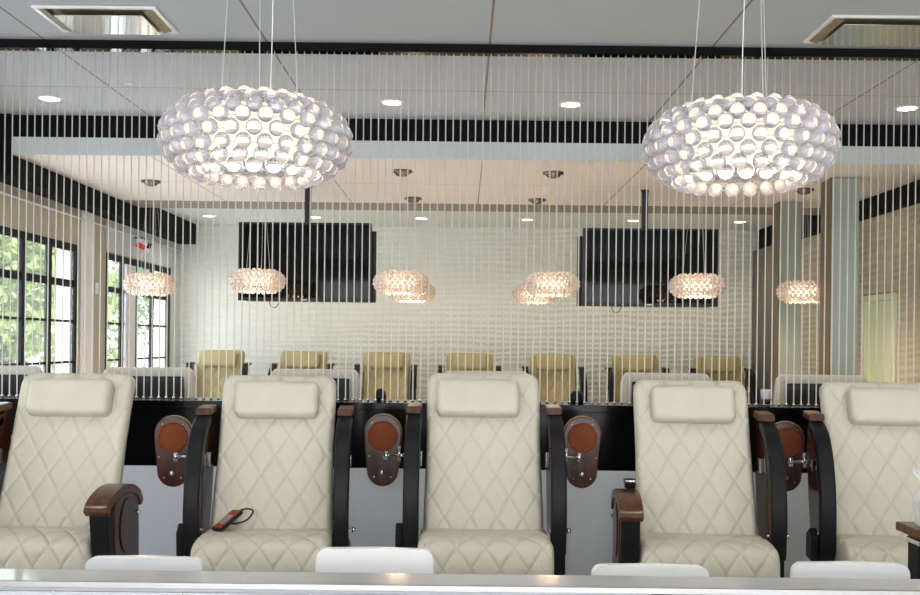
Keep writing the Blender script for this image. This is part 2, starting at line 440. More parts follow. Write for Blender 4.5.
def cushion(prof, dense, width, nx, R, wrinkle=.002, q=quilt, seed=0, thread=None):
    """loft a closed side outline (y,z) across x; stitched diamonds on its dense part"""
    n = len(prof); bm = B(); rnd = random.Random(seed)
    ph = [rnd.uniform(0, 6.28) for _ in range(6)]
    nrm, s = [], [0.]
    for i in range(n):
        a, b = Vector(prof[i - 1]), Vector(prof[(i + 1) % n])
        t = (b - a).normalized(); nrm.append(Vector((t.y, -t.x)))
        if i: s.append(s[-1] + (Vector(prof[i]) - Vector(prof[i - 1])).length)
    area = sum(prof[i][0] * prof[(i + 1) % n][1] - prof[(i + 1) % n][0] * prof[i][1] for i in range(n))
    if area < 0: nrm = [-v for v in nrm]
    rings = []; uvs = {}
    for j in range(nx + 1):
        t = -1 + 2 * j / nx
        ring = []
        for i, p in enumerate(prof):
            w = width(p[0], p[1]) / 2
            lim = 1 - R / w
            e = 0.
            tt = abs(t)
            if tt > lim: e = R * (1 - sqrt(max(0., 1 - ((tt - lim) / (1 - lim)) ** 2)))
            x = t * w
            h = 0.
            if i in dense:
                h = q(x, s[i]) * (1 - min(1, e / R * 1.5)) + wrinkle * sin(9 * x + 23 * s[i] + ph[0]) * sin(17 * x - 11 * s[i] + ph[1])
            pt = Vector(p) + nrm[i] * (h - min(e, .8 * R))
            v = bm.verts.new((x, pt.x, pt.y)); ring.append(v)
            if thread and i in dense: uvs[v] = (x / thread[0] + s[i] / thread[1], x / thread[0] - s[i] / thread[1])
        rings.append(ring)
    for A, Z in zip(rings, rings[1:]):
        for i in range(n):
            bm.faces.new((A[i], A[(i + 1) % n], Z[(i + 1) % n], Z[i]))
    for R_ in (rings[0], rings[-1]):
        c = bm.verts.new(sum((v.co for v in R_), Vector()) / n)
        for i in range(n): bm.faces.new((R_[i], R_[(i + 1) % n], c))
    lay = bm.loops.layers.uv.new('quilt')
    for f in bm.faces:
        ok = all(v in uvs for v in f.verts)
        for l in f.loops: l[lay].uv = uvs[l.vert] if ok else (.5, .5)
    return bm

def resample(pts, n):
    pts = [Vector((*p, 0)) for p in pts]; L = [0.]
    for a, b in zip(pts, pts[1:]): L.append(L[-1] + (b - a).length)
    out, k = [], 0
    for i in range(n):
        d = L[-1] * i / (n - 1)
        while k < len(L) - 2 and L[k + 1] < d: k += 1
        f = (d - L[k]) / max(1e-9, L[k + 1] - L[k]); out.append(tuple(pts[k].lerp(pts[k + 1], f))[:2])
    return out

# back outline: front face from seat up to the top, round top, rear face down
front = resample([tuple(v)[:2] for v in spline([(.085, .60), (.10, .70), (.15, .85), (.225, 1.05), (.295, 1.225), (.36, 1.365)], 10)], 110)
topr = [(.370, 1.392), (.388, 1.409), (.412, 1.414), (.432, 1.406), (.443, 1.385)]
rear = [(.438, 1.34), (.385, 1.22), (.31, 1.03), (.245, .85), (.20, .70), (.19, .60)]
BACK = front + topr + rear
def back_w(y, z):
    t = (z - .6) / .83
    w = .612 - .012 * t - .016 * sin(pi * min(1, max(0, t)))
    if z > 1.35: w -= .035 * ((z - 1.35) / .066) ** 2
    return w
SEAT_F = resample([tuple(v)[:2] for v in spline([(.13, .648), (.05, .653), (-.10, .662), (-.21, .662), (-.268, .648), (-.300, .61), (-.312, .54), (-.300, .46)], 8)], 90)
SEAT = SEAT_F + [(-.26, .44), (.0, .47), (.16, .50)]
def shell_outline():
    return [(p[0] + .006, p[1]) for p in rear[:1]] 

TRAY = None
def tray_outline(r1=.100, r2=.082, h=.195, n=14, cz=0.):
    out = []
    for k in range(n + 1):
        a = pi * k / n; out.append((r1 * cos(a), cz + h / 2 + r1 * sin(a)))
    for k in range(n + 1):
        a = pi + pi * k / n; out.append((r2 * cos(a), cz - h / 2 + r2 * sin(a)))
    return out

def add_tray(root, cx, side):
    """swivel tray hanging on edge beside the raised arm; side = direction towards the arm"""
    cz, y = .995, .40
    pts = [(p[0] + cx, p[1]) for p in tray_outline(cz=cz)]
    t = link('tray', prism(B(), pts, y, y + .022, 'y'), 'wood', root, bevel=.005)
    link('tray_edge', prism(B(), [(cx + (p[0] - cx) * 1.03, cz + (p[1] - cz) * 1.02) for p in pts], y + .0225, y + .036, 'y'), 'tan_edge', t)
    cc = (cx, y, cz + .085)
    link('cup_recess', lathe(B(), [(.0, -.001), (.071, -.001), (.073, -.004), (.078, -.004), (.081, .001)], cc, 32, 'y'), 'copper', t)
    link('knob', lathe(B(), [(.0, -.016), (.010, -.014), (.015, -.006), (.015, .001)], (cx - .002, y, cz - .105), 14, 'y'), 'chrome', t, True)
    for dx, dz in ((-.055, .155), (.055, .155), (-.072, -.02), (.072, -.02), (-.045, -.13), (.045, -.13)):
        link('bolt', lathe(B(), [(.0, -.004), (.004, -.003), (.005, .001)], (cx + dx, y, cz + dz), 8, 'y'), 'chrome', t, True)
    s = side
    bm = tube(B(), [(cx + s * .02, y - .018, cz - .015), (cx + s * .17, y - .03, cz - .01)], .008, 10)
    box(bm, cx + s * .02 - .012, cx + s * .02 + .012, y - .026, y - .001, cz - .040, cz + .008)
    box(bm, cx + s * .09 - .008, cx + s * .09 + .008, y - .034, y - .001, cz - .045, cz + .035)
    link('tray_hinge', bm, 'chrome', root, True)

def arm_up(root, s, clamp=True):
    """arm swung upright: black pad to the front, wooden board behind it"""
    xo, xi = .400 * s, .322 * s
    a, b = min(xo, xi), max(xo, xi)
    line = [(-.055, .56), (-.075, .72), (-.055, .90), (.0, 1.045), (.09, 1.145), (.20, 1.195)]
    r = link('raised_arm', prism(B(), strip([(y + .055, z - .012) for y, z in line], .06), a + .012, b - .012), 'wood', root, bevel=.008)
    link('arm_pad', prism(B(), strip(line, .05), a, b), 'black_pad', r, bevel=.012, seg=3)
    board = [(.02, .62), (.035, .80), (.06, .93), (.12, 1.07), (.20, 1.17), (.27, 1.22), (.33, 1.22), (.35, 1.05), (.30, .80), (.24, .62)]
    link('arm_board', prism(B(), board, xi + s * .012, xi + s * .052), 'wood', r, bevel=.006)
    link('arm_tip', prism(B(), [(.17, 1.215), (.18, 1.252), (.33, 1.262), (.34, 1.225)], a, b), 'wood_light', r, bevel=.008)
    x = xi + s * .012
    bm = box(B(), min(x, x - s * .018), max(x, x - s * .018), .14, .21, .955, 1.03)
    box(bm, min(x + s * .005, xo), max(x + s * .005, xo), .115, .14, .965, 1.02)
    link('bracket', bm, 'chrome', r, bevel=.004)
    bm = tube(B(), [(xi, .0, .665), (xo + s * .03, .0, .665)], .007, 8); lathe(bm, [(.0, -.008), (.014, -.008), (.014, .008), (.0, .008)], (xo + s * .02, 0, .665), 10, 'x')
    link('pivot_pin', bm, 'chrome', r, True)
    if clamp:
        x = xo + s * .001
        link('clamp', prism(B(), [(-.06, .54), (-.07, .66), (-.02, .70), (.06, .66), (.06, .54)], min(x, x + s * .035), max(x, x + s * .035)), 'black_pad', r, bevel=.006)
    return r

def arm_down(root, s):
    """arm lowered: arched wooden cap on a black front strip and an oval wooden side board"""
    xo, xi = .425 * s, .322 * s
    a, b = min(xo, xi), max(xo, xi)
    line = [(-.345, .790), (-.315, .825), (-.24, .855), (-.13, .872), (-.0, .862), (.10, .825), (.15, .77)]
    r = link('lowered_arm', prism(B(), strip([(-.285, .80), (-.275, .73), (-.255, .64), (-.22, .56)], .075), a + .008, b - .008), 'black_pad', root, bevel=.010)
    link('arm_cap', prism(B(), strip(line, .042), a - .004, b + .004), 'wood_light', r, bevel=.011, seg=3)
    x = xo - s * .004
    side = [(-.215, .835), (-.12, .852), (-.0, .845), (.085, .815), (.115, .76), (.125, .65), (.13, .46), (-.16, .46), (-.215, .55), (-.235, .66), (-.235, .78)]
    link('arm_board', prism(B(), side, min(x, x - s * .03), max(x, x - s * .03)), 'wood', r, bevel=.006)
    ov = [(-.06 + .105 * cos(2 * pi * k / 28), 0.69 + .135 * sin(2 * pi * k / 28)) for k in range(28)]
    link('arm_inlay', prism(B(), ov, min(x, x + s * .006), max(x, x + s * .006)), 'wood_light' if s < 0 else 'wood', r, bevel=.003)
    link('bolt', lathe(B(), [(.0, s * .014), (.008, s * .012), (.012, 0.)], (x, .09, .73), 10, 'x'), 'chrome', r, True)
    return r

def make_chair(label, leather, arms=(1, 1), trays=(), group=None, seed=0, clamps=(True, True), poff=0.):
    t = thing('massage_chair', label, 'massage chair', (0, 0, 0), 0, group)
    bk = link('backrest', cushion(BACK, range(0, 112), back_w, 96, .03, seed=seed, thread=(.135, .215)), leather, t, True)
    # rear shell follows the rear face
    out = [(y + .004, z) for y, z in [(.436, 1.355)] + rear[0:]] + [(.235, .60), (.255, .72), (.30, .86), (.365, 1.03), (.44, 1.22), (.478, 1.31), (.465, 1.355)]
    link('back_shell', prism(B(), out, -.23, .23), 'shell', t, bevel=.03, seg=4)
    # head pillow
    pp = []
    for k in range(30):
        a = 2 * pi * k / 30
        ca, sa = cos(a), sin(a)
        pp.append((.052 * math.copysign(abs(ca) ** .6, ca), .098 * math.copysign(abs(sa) ** .45, sa)))
    pil = cushion(pp, range(8, 23), lambda y, z: .432 - .25 * max(0, abs(z) - .08), 40, .03, .002,
                  lambda x, s: -.003 * math.exp(-((((x + s * .9) / .10) - round((x + s * .9) / .10)) / .07) ** 2), seed + 3)
    rot = Matrix.Rotation(radians(-22), 4, 'X')
    pil.transform(Matrix.Translation((poff, .288, 1.290)) @ rot)
    link('head_pillow', pil, leather, t, True)
    link('seat', cushion(SEAT, range(0, 88), lambda y, z: .64, 96, .035, .0015, lambda x, s: quilt(x, s, .135, .21), seed + 5, (.135, .21)), leather, t, True)
    bm = prism(B(), [(-.24, .0), (-.28, .43), (-.22, .468), (.16, .52), (.30, .58), (.30, .0)], -.28, .28)
    link('base', bm, 'white_base', t, bevel=.03, seg=3)
    for i, s in enumerate((-1, 1)):
        if arms[i] == 1: arm_up(t, s, clamps[i])
        elif arms[i] == 2: arm_down(t, s)
        if arms[i]:
            bm = box(B(), min(.28 * s, .40 * s), max(.28 * s, .40 * s), -.05, .12, .45, .60)
            link('arm_mount', bm, 'black_pad', t, bevel=.012)
    for cx, side in trays: add_tray(t, cx, side)
    return t

YCH = 4.92
def chair(px_top, rz, label, arms, trays, seed, **kw):
    c = make_chair(label, 'leather', arms, trays, 'cream pedicure chairs in the near row', seed, **kw)
    tx = (px_top - VX) * 5.28 / F
    c.rotation_euler = (0, 0, rz)
    c.location = (tx + .36 * sin(rz), YCH, 0)       # the top of the back sits .36 behind the seat centre
    return c
c1 = chair(76.5, radians(0), 'leftmost cream quilted massage chair, its right wooden armrest lowered', (1, 2), [], 1, clamps=(True, False))
c2 = chair(280, radians(3), 'cream quilted massage chair with a remote control lying on its seat', (1, 1), [(-.565, 1)], 2, clamps=(True, False))
c3 = chair(484, radians(0.5), 'middle cream quilted massage chair with upright black arms and a brown tray on both sides', (1, 1), [(-.535, 1), (.535, -1)], 3, poff=-.03, clamps=(True, False))
c3.scale = (1, 1, 1.016)
c4 = chair(691, radians(-4), 'cream quilted massage chair, its left wooden armrest lowered with a small holder behind', (2, 1), [], 4, clamps=(True, False))
c5 = chair(880, radians(-7), 'rightmost cream quilted massage chair, cut off by the picture edge', (1, 0), [(-.47, 1)], 5, poff=.04, clamps=(True, False))
# row facing away behind the half wall
away = make_chair('x', 'leather', (2, 2), [], 'massage chairs facing away behind the curtain', 11)
labs = ['black-shelled massage chair back at the far left edge behind the curtain rods',
        'massage chair seen from behind between the two leftmost near chairs',
        'massage chair seen from behind just right of the chair with the remote',
        'massage chair seen from behind, hidden by the middle near chair',
        'massage chair seen from behind, its pale top showing above the fourth near chair',
        'massage chair seen from behind left of the rightmost near chair']
for i, (px, rz) in enumerate(((-2, 4), (146, 7), (313, 4), (486, 0), (668, -4), (826, -8))):
    o = away if i == 0 else copy_tree(away)
    o['label'] = labs[i]
    o.location = ((px - VX) * 6.75 / F, 7.08, 0); o.rotation_euler = (0, 0, pi + radians(rz))
# far row facing the camera along the rippled wall
far = make_chair('x', 'tan', (1, 1), [], 'tan massage chairs along the far wall', 21, clamps=(False, False))
ordn = ['leftmost tan chair along the rippled far wall, left of the left television',
        'second tan chair from the left along the rippled far wall',
        'third tan chair from the left along the rippled far wall',
        'middle tan chair of the seven along the rippled far wall',
        'third tan chair from the right along the rippled far wall',
        'second tan chair from the right along the rippled far wall',
        'rightmost tan chair along the rippled far wall, under the right television']
for i in range(7):
    o = far if i == 0 else copy_tree(far)
    o['label'] = ordn[i]
    o.location = ((221 + 83 * i - VX) * 12.75 / F, 12.4, .06); o.rotation_euler = (0, 0, 0)
struct(link('trim_12', box(B(), XL + .2, 3.3, 11.7, YF - .001, .001, .06), 'floor'))

# remote control on the second chair's seat
p = P(219, 524, 4.75)
t = thing('remote_control', 'brown and black remote control with a looped cord on a cream seat', 'remote control', (p.x, 4.93, .700), radians(-28))
t.rotation_euler = (radians(24), 0, radians(-28))
link('remote_body', box(B(), -.032, .032, -.085, .085, -.003, .016), 'tv_body', t, bevel=.006)
link('face_plate', box(B(), -.026, .026, -.078, .078, .016, .0185), 'remote_red', t, bevel=.002)
link('button_panel', box(B(), -.019, .019, -.05, .03, .0186, .021), 'remote_face', t, bevel=.002)
link('cord', tube(B(), spline([(.0, .084, .006), (.03, .115, .006), (.085, .10, .006), (.10, .03, .003), (.06, -.01, .002), (.028, -.012, .003)], 8), .0045, 8), 'tv_body', t, True)

# ------------------------------------------------------------------ chandeliers
ROWS = [(.146, .078, 20), (.184, .062, 24), (.210, .039, 27), (.223, .014, 27), (.224, -.017, 27), (.212, -.047, 27), (.186, -.073, 24), (.148, -.091, 20)]
def ball_spots():
    out = []
    for j, (r, z, n) in enumerate(ROWS):
        for k in range(n):
            a = 2 * pi * (k + .5 * (j % 2)) / n
            out.append(Vector((r * cos(a), r * sin(a), z)))
    return out
def chandelier(name, label, group, top, detail, opal, loc):
    t = thing(name, label, 'chandelier', loc, 0, group)
    spots = ball_spots()
    R = .0195
    if detail:
        bm = B(); bmesh.ops.create_uvsphere(bm, u_segments=20, v_segments=12, radius=R)
        first = None
        spots.sort(key=lambda p: p.y)
        for i, p in enumerate(spots[:96]):
            if first is None: first = o = link('glass_ball', bm, 'ball', t, True)
            else:
                o = first.copy(); COL.objects.link(o); o.parent = t
            o.location = p
        rest = spots[96:]; seg = (16, 10); mball = 'ball'
    else:
        rest = spots; seg = (8, 6); mball = 'ball_far'
    bm = B()
    for p in rest:
        bmesh.ops.create_uvsphere(bm, u_segments=seg[0], v_segments=seg[1], radius=R, matrix=Matrix.Translation(p))
    o = link('glass_ball', bm, mball, t, True); o['kind'] = 'stuff'
    bm = B()
    for r, z, n in ROWS[:-1:1 if detail else 3]:
        tube(bm, [((r - R) * cos(2 * pi * k / 40), (r - R) * sin(2 * pi * k / 40), z) for k in range(40)], .0018, 6, closed=True)
    link('hoop_frame', bm, 'hoop', t, True)
    prof = [(0, -.052), (.07, -.050), (.115, -.042), (.136, -.026), (.142, .0), (.142, .07), (.134, .078), (.05, .08), (0, .08)]
    link('opal_diffuser', lathe(B(), [(a * .93, b * .85) for a, b in prof], n=40), opal, t, True)
    H = top - loc[2]
    for a in (.8, 2.6, 4.95):
        p0 = Vector((.128 * cos(a), .128 * sin(a), .085)); p1 = Vector((.045 * cos(a), .045 * sin(a), H - .02))
        link('suspension_cable', tube(B(), [p0 + Vector((0, 0, -.02)), p0, p0.lerp(p1, .5), p1], .0013 if detail else .0012, 6), 'steel', t, True)
    link('power_cord', tube(B(), spline([(.02, .05, .075), (.024, .06, .3), (.03, .03, H * .7), (0, 0, H - .02)], 6), .0012, 6), 'cord', t, True)
    link('canopy', lathe(B(), [(0, H - .052), (.03, H - .05), (.055, H - .04), (.065, H - .022), (.088, H - .018), (.09, H - .001), (0, H - .001)], n=24), 'canopy_metal', t, True)
    l = bpy.data.lights.new('chandelier_bulb', 'AREA'); l.shape = 'DISK'; l.size = .22; l.energy = 1.2 if detail else 7; l.color = (1., .74, .46)
    lo = bpy.data.objects.new('bulb_glow', l); COL.objects.link(lo); lo.parent = t; lo.location = (0, 0, -.060)
    return t
ZCH = 2.115
p = P(257, 138.5, 2.52); chandelier('chandelier', 'large near chandelier of clear balls at the upper left of the room', 'near ball chandeliers', ZC, True, 'opal', (p.x, 2.52, p.z))
p = P(739, 145, 2.52); chandelier('chandelier', 'large near chandelier of clear balls at the upper right of the room', 'near ball chandeliers', ZC, True, 'opal', (p.x, 2.52, p.z))
fars = [((257.5, 277, 8.5), 'small far ball chandelier in front of the left television'),
        ((401, 281, 8.5), 'left of the central far ball chandeliers, nearer one of its overlapping pair'),
        ((552, 285, 8.5), 'right of the central far ball chandeliers, nearer one of its overlapping pair'),
        ((697, 286, 8.5), 'small far ball chandelier in front of the right television'),
        ((150, 281, 9.2), 'small ball chandelier hanging before the glass entrance door on the left'),
        ((803, 291, 9.25), 'small ball chandelier hanging between the two pale columns'),
        ((412, 290, 10.1), 'left of the central far ball chandeliers, farther one of its overlapping pair'),
        ((536, 293, 10.1), 'right of the central far ball chandeliers, farther one of its overlapping pair')]
c0 = None
for (px, py, d), lab in fars:
    p = P(px, py, d)
    if c0 is None: c0 = chandelier('chandelier', lab, 'far ball chandeliers', ZS, False, 'opal_far', (p.x, d, ZCH))
    else: copy_tree(c0, (p.x, d, ZCH), None, lab)

# ------------------------------------------------------------------ downlights
def downlight(name, x, y, z, label, group, e=10., warm=(1., .92, .80)):
    t = thing(name, label, 'ceiling light', (x, y, z), 0, group)
    link('bezel', lathe(B(), [(.070, -.001), (.070, -.008), (.088, -.010), (.095, -.004), (.095, -.001)], n=28), 'white_plastic', t, True)
    link('lens', lathe(B(), [(0, -.007), (.069, -.007), (.069, -.002), (0, -.002)], n=28), 'lamp', t)
    l = bpy.data.lights.new('lamp', 'SPOT'); l.energy = e; l.color = warm; l.spot_size = radians(130); l.spot_blend = .8; l.shadow_soft_size = .06
    lo = bpy.data.objects.new('lamp_glow', l); COL.objects.link(lo); lo.parent = t; lo.location = (0, 0, -.03)
    return t
dl = downlight('downlight', P(48, 101, 7.35).x, 7.38, ZC, 'recessed round ceiling light at the far left beyond the rail', 'recessed lights in front of the black fascia', 22)
for px, lab in ((220, 'recessed round ceiling light behind the left near chandelier'), (392, 'recessed round ceiling light left of the centre beyond the rail'),
                (571, 'recessed round ceiling light right of the centre beyond the rail'), (745, 'recessed round ceiling light behind the right near chandelier'),
                (909, 'recessed round ceiling light at the right picture edge beyond the rail')):
    copy_tree(dl, ((px - VX - 2.5) * 7.35 / F, 7.38, ZC), None, lab)
for i, (x, y) in enumerate(((-2.6, 3.7), (-.9, 3.7), (1.1, 3.7), (2.9, 3.7), (-2.0, 1.2), (.1, 1.2), (2.2, 1.2))):  # unseen ceiling lights, added to brighten the near chairs and counter
    copy_tree(dl, (x, y, ZC), None, ('added round ceiling light over the white stools, out of the picture' if y > 2 else 'added round ceiling light over the counter customers, out of the picture'), 'added unseen lights over the stools' if y > 2 else 'added unseen lights before the counter')
fl = None
for i in range(6):
    lab = ['leftmost recessed light over the far chairs', 'recessed far light right of the left television pole', 'recessed far light right of the left television',
           'recessed far light above the right central chandeliers', 'recessed far light left of the right television pole', 'rightmost recessed light over the far chairs'][i]
    x = (209 + 106.2 * i - VX - 1.5) * 12.45 / F
    if fl is None: fl = downlight('downlight', x, 12.45, ZFAR + .001, lab, 'recessed lights over the far row', 18, (1., .84, .58))
    else: copy_tree(fl, (x, 12.45, ZFAR + .001), None, lab)

# sprinkler and vents
p = P(128, 89, 6.95)
t = thing('sprinkler_head', 'small white sprinkler rosette on the ceiling beyond the rail', 'sprinkler', (p.x, 6.95, ZC))
link('rosette', lathe(B(), [(0, -.012), (.02, -.012), (.04, -.006), (.045, -.001), (0, -.001)], n=20), 'white_plastic', t, True)
link('deflector', lathe(B(), [(0, -.035), (.015, -.034), (.015, -.031), (.005, -.028), (.005, -.011)], n=14), 'chrome', t, True)
def vent(x, y, w, d, label):
    t = thing('ceiling_vent', label, 'air vent', (x, y, ZC), 0, 'square ceiling air vents')
    bm = B()
    for (a, b, c, e) in ((-w / 2, w / 2, -d / 2, -d / 2 + .025), (-w / 2, w / 2, d / 2 - .025, d / 2), (-w / 2, -w / 2 + .025, -d / 2 + .025, d / 2 - .025), (w / 2 - .025, w / 2, -d / 2 + .025, d / 2 - .025)):
        box(bm, a, b, c, e, -.014, -.001)
    link('vent_frame', bm, 'white_plastic', t, bevel=.003)
    link('louvre', box(B(), -w / 2 + .026, w / 2 - .026, -d / 2 + .026, d / 2 - .026, -.004, -.001), 'vent_slope', t)
    for k in (-1, 1):
        link('deflector', prism(B(), [(k * (w / 2 - .026), -.004), (k * (w / 2 - .075), -.020), (k * (w / 2 - .075), -.024), (k * (w / 2 - .026), -.010)], -d / 2 + .03, d / 2 - .03, 'y'), 'vent_slope', t)
    link('face_plate', box(B(), -w / 2 + .09, w / 2 - .09, -d / 2 + .07, d / 2 - .035, -.034, -.028), 'vent_plate', t, bevel=.003)
    bm = B()
    for k in (-1, 1): box(bm, k * .1 - .006, k * .1 + .006, -.02, .02, -.028, -.004)
    link('hanger', bm, 'steel', t)
    return t
vent(-2.0, 5.53, .67, .43, 'square ceiling air vent at the upper left, in front of the rail')
vent(2.33, 5.56, .74, .47, 'square ceiling air vent at the upper right, in front of the rail')

# ------------------------------------------------------------------ televisions
def tv(px0, px1, py0, py1, pole_px, d, label, rz, off):
    a, b = P(px0, py0, d), P(px1, py1, d)
    cx, cz, w, h = (a.x + b.x) / 2, (a.z + b.z) / 2, b.x - a.x, a.z - b.z
    t = thing('television', label, 'television', (cx, d, ZS), 0, 'televisions hanging from the soffit')
    zc = cz - ZS
    def put(o):
        o.rotation_euler = (0, 0, rz); o.location = (0, 0, 0); return o
    f = put(link('screen_frame', box(B(), -w / 2, w / 2, -.03, .03, zc - h / 2, zc + h / 2), 'tv_body', t, bevel=.006))
    link('screen', box(B(), -w / 2 + .02, w / 2 - .02, -.033, -.0305, zc - h / 2 + .03, zc + h / 2 - .02), 'screen', f)
    link('logo_bar', box(B(), -.03, .03, -.0325, -.0305, zc - h / 2 + .008, zc - h / 2 + .016), 'steel', f)
    f2 = put(link('rear_screen', box(B(), -w / 2 + off, w / 2 + off, .13, .19, zc - h / 2, zc + h / 2 - .06), 'tv_body', t, bevel=.006))
    xp = P(pole_px, 210, d).x - cx
    link('pole', box(B(), xp - .028, xp + .028, -.005, .055, zc + h / 2 - .3, -.002), 'tv_body', t, bevel=.004).location = (0, .04, 0)
    link('ceiling_plate', lathe(B(), [(0, -.02), (.036, -.02), (.04, -.001), (0, -.001)], (xp, .065, 0), 20), 'tv_body', t, True)
    link('mount', box(B(), xp - .15, xp + .15, .031, .129, zc - .15, zc + .15), 'tv_body', t)
    link('cable', tube(B(), spline([(-w / 2 + .28, .05, zc - h / 2 + .02), (-w / 2 + .30, .05, zc - h / 2 - .05), (-w / 2 + .35, .05, zc - h / 2 - .055), (-w / 2 + .39, .05, zc - h / 2 + .02)], 6), .004, 6), 'tv_body', t, True)
tv(239, 371, 222, 302, 307, 9.35, 'black television hanging from a pole on the left', radians(-1.5), .035)
tv(583, 717, 228, 307, 646, 9.35, 'black television hanging from a pole on the right', radians(-1), -.035)

# ------------------------------------------------------------------ columns
def column(x0, x1, y0, y1, label):
    t = thing('column', label, 'column', ((x0 + x1) / 2, y0, 0), 0, 'square columns on the right')
    w = (x1 - x0) / 2; dd = y1 - y0
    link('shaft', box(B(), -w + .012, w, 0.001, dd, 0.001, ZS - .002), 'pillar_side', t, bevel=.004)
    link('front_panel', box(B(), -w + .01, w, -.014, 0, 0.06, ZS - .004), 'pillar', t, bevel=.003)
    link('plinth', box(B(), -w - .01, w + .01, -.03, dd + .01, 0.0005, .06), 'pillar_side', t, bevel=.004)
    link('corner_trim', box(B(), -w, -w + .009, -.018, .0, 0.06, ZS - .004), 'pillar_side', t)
column(P(829, 300, 8.6).x, P(857.5, 300, 8.6).x, 8.6, 8.86, 'nearer and larger of the two pale teal square columns')
column(P(777.5, 300, 10.05).x, P(800.5, 300, 10.05).x, 10.05, 10.3, 'farther and smaller of the two pale teal square columns')
# narrow white strip with a dark band beyond the nearer column
t = thing('wall_panel', 'narrow white upright panel on the wall seen beside the nearer column', 'panel', (XR, 10.92, 0))
link('panel_strip', box(B(), -.03, -.001, -.05, .05, 1.24, 2.03), 'white_plastic', t, bevel=.004)
link('dark_band', box(B(), -.034, -.031, -.05, .05, 1.52, 1.62), 'tv_body', t)
# switch plate on the left wall
t = thing('light_switch', 'small pale switch plate between the window and the entrance door', 'switch', (XL + .001, 10.42, 2.13))
link('plate', box(B(), 0, .008, -.04, .04, -.06, .06), 'white_plastic', t, bevel=.002)
link('rocker', box(B(), .0081, .012, -.012, .012, -.025, .025), 'white_base', t)
# red and white sign over the door
t = thing('door_sign', 'small red and white sign bracketed above the glass entrance door', 'sign', (XL + .012, 11.55, 2.70))
link('sign_arm', tube(B(), [(0, 0, .08), (.12, 0, .08), (.12, 0, .04)], .008), 'tv_body', t)
bx = link('sign_box', box(B(), -.09, .09, -.02, .02, -.07, .05), 'white_plastic', t, bevel=.004); bx.location = (.12, 0, 0); bx.rotation_euler = (0, radians(24), radians(0))
link('red_panel', box(B(), -.085, .03, -.023, -.0205, -.062, .0), 'red', bx)
link('dark_end', box(B(), .04, .085, -.023, -.0205, -.02, .042), 'tv_body', bx)

# ------------------------------------------------------------------ things on the half wall and chairs
p = P(772, 386, 5.9)
t = thing('cup', 'white paper cup standing on the black half wall', 'cup', (p.x, YCU + .06, ZCT + .001))
link('cup_body', lathe(B(), [(0, .0), (.024, 0), (.034, .088), (.036, .092), (.033, .092), (.023, .006), (0, .006)], n=20), 'white_plastic', t, True)
link('sleeve', lathe(B(), [(.0262, .004), (.0285, .035), (.0275, .035), (.0253, .004)], n=20), 'wood', t, True)
for px, lab in ((577, 'rounded black holder on the half wall right of the middle chair'), (381, 'rounded black holder on the half wall left of the middle chair')):
    x = (px - VX) * 6.05 / F
    t = thing('bottle_holder', lab, 'holder', (x, YCU + .075, ZCT + .001), 0, 'black holders on the half wall')
    w = .05 if px > 500 else .035
    link('holder_body', lathe(B(), [(0, 0), (w, 0), (w * 1.05, .02), (w * .9, .05), (w * .5, .068), (0, .072)], n=20), 'black_pad', t, True)
# holder standing behind the lowered arm of chair four
p = P(626, 492, 4.98)
t = thing('armrest_holder', 'small black holder with a silver rim standing on the lowered wooden armrest', 'holder', (p.x, 4.86, .899), 0)
link('holder_cup', lathe(B(), [(0, 0), (.026, 0), (.030, .03), (.030, .045), (.024, .045), (.022, .01), (0, .01)], n=20), 'tv_body', t, True)
link('rim', lathe(B(), [(.0305, .030), (.034, .030), (.034, .042), (.0305, .042)], n=20), 'chrome', t, True)
# folded towel on the small shelf behind the leftmost chair's raised arm
link('side_shelf', box(B(), -.44, -.325, .352, .50, .985, 1.0), 'wood', c1, bevel=.004)
link('shelf_bracket', box(B(), -.36, -.335, .25, .42, .965, .985), 'chrome', c1, bevel=.003)
t = thing('towel', 'folded white towel on a small shelf at the left edge beside the leftmost chair', 'towel', (c1.location.x - .385, YCH + .43, 1.001))
bm = box(B(), -.05, .055, -.06, .06, 0, .036)
link('lower_fold', bm, 'white_plastic', t, bevel=.012, seg=3)
link('upper_fold', box(B(), -.047, .052, -.057, .057, .0365, .07), 'white_plastic', t, bevel=.012, seg=3)

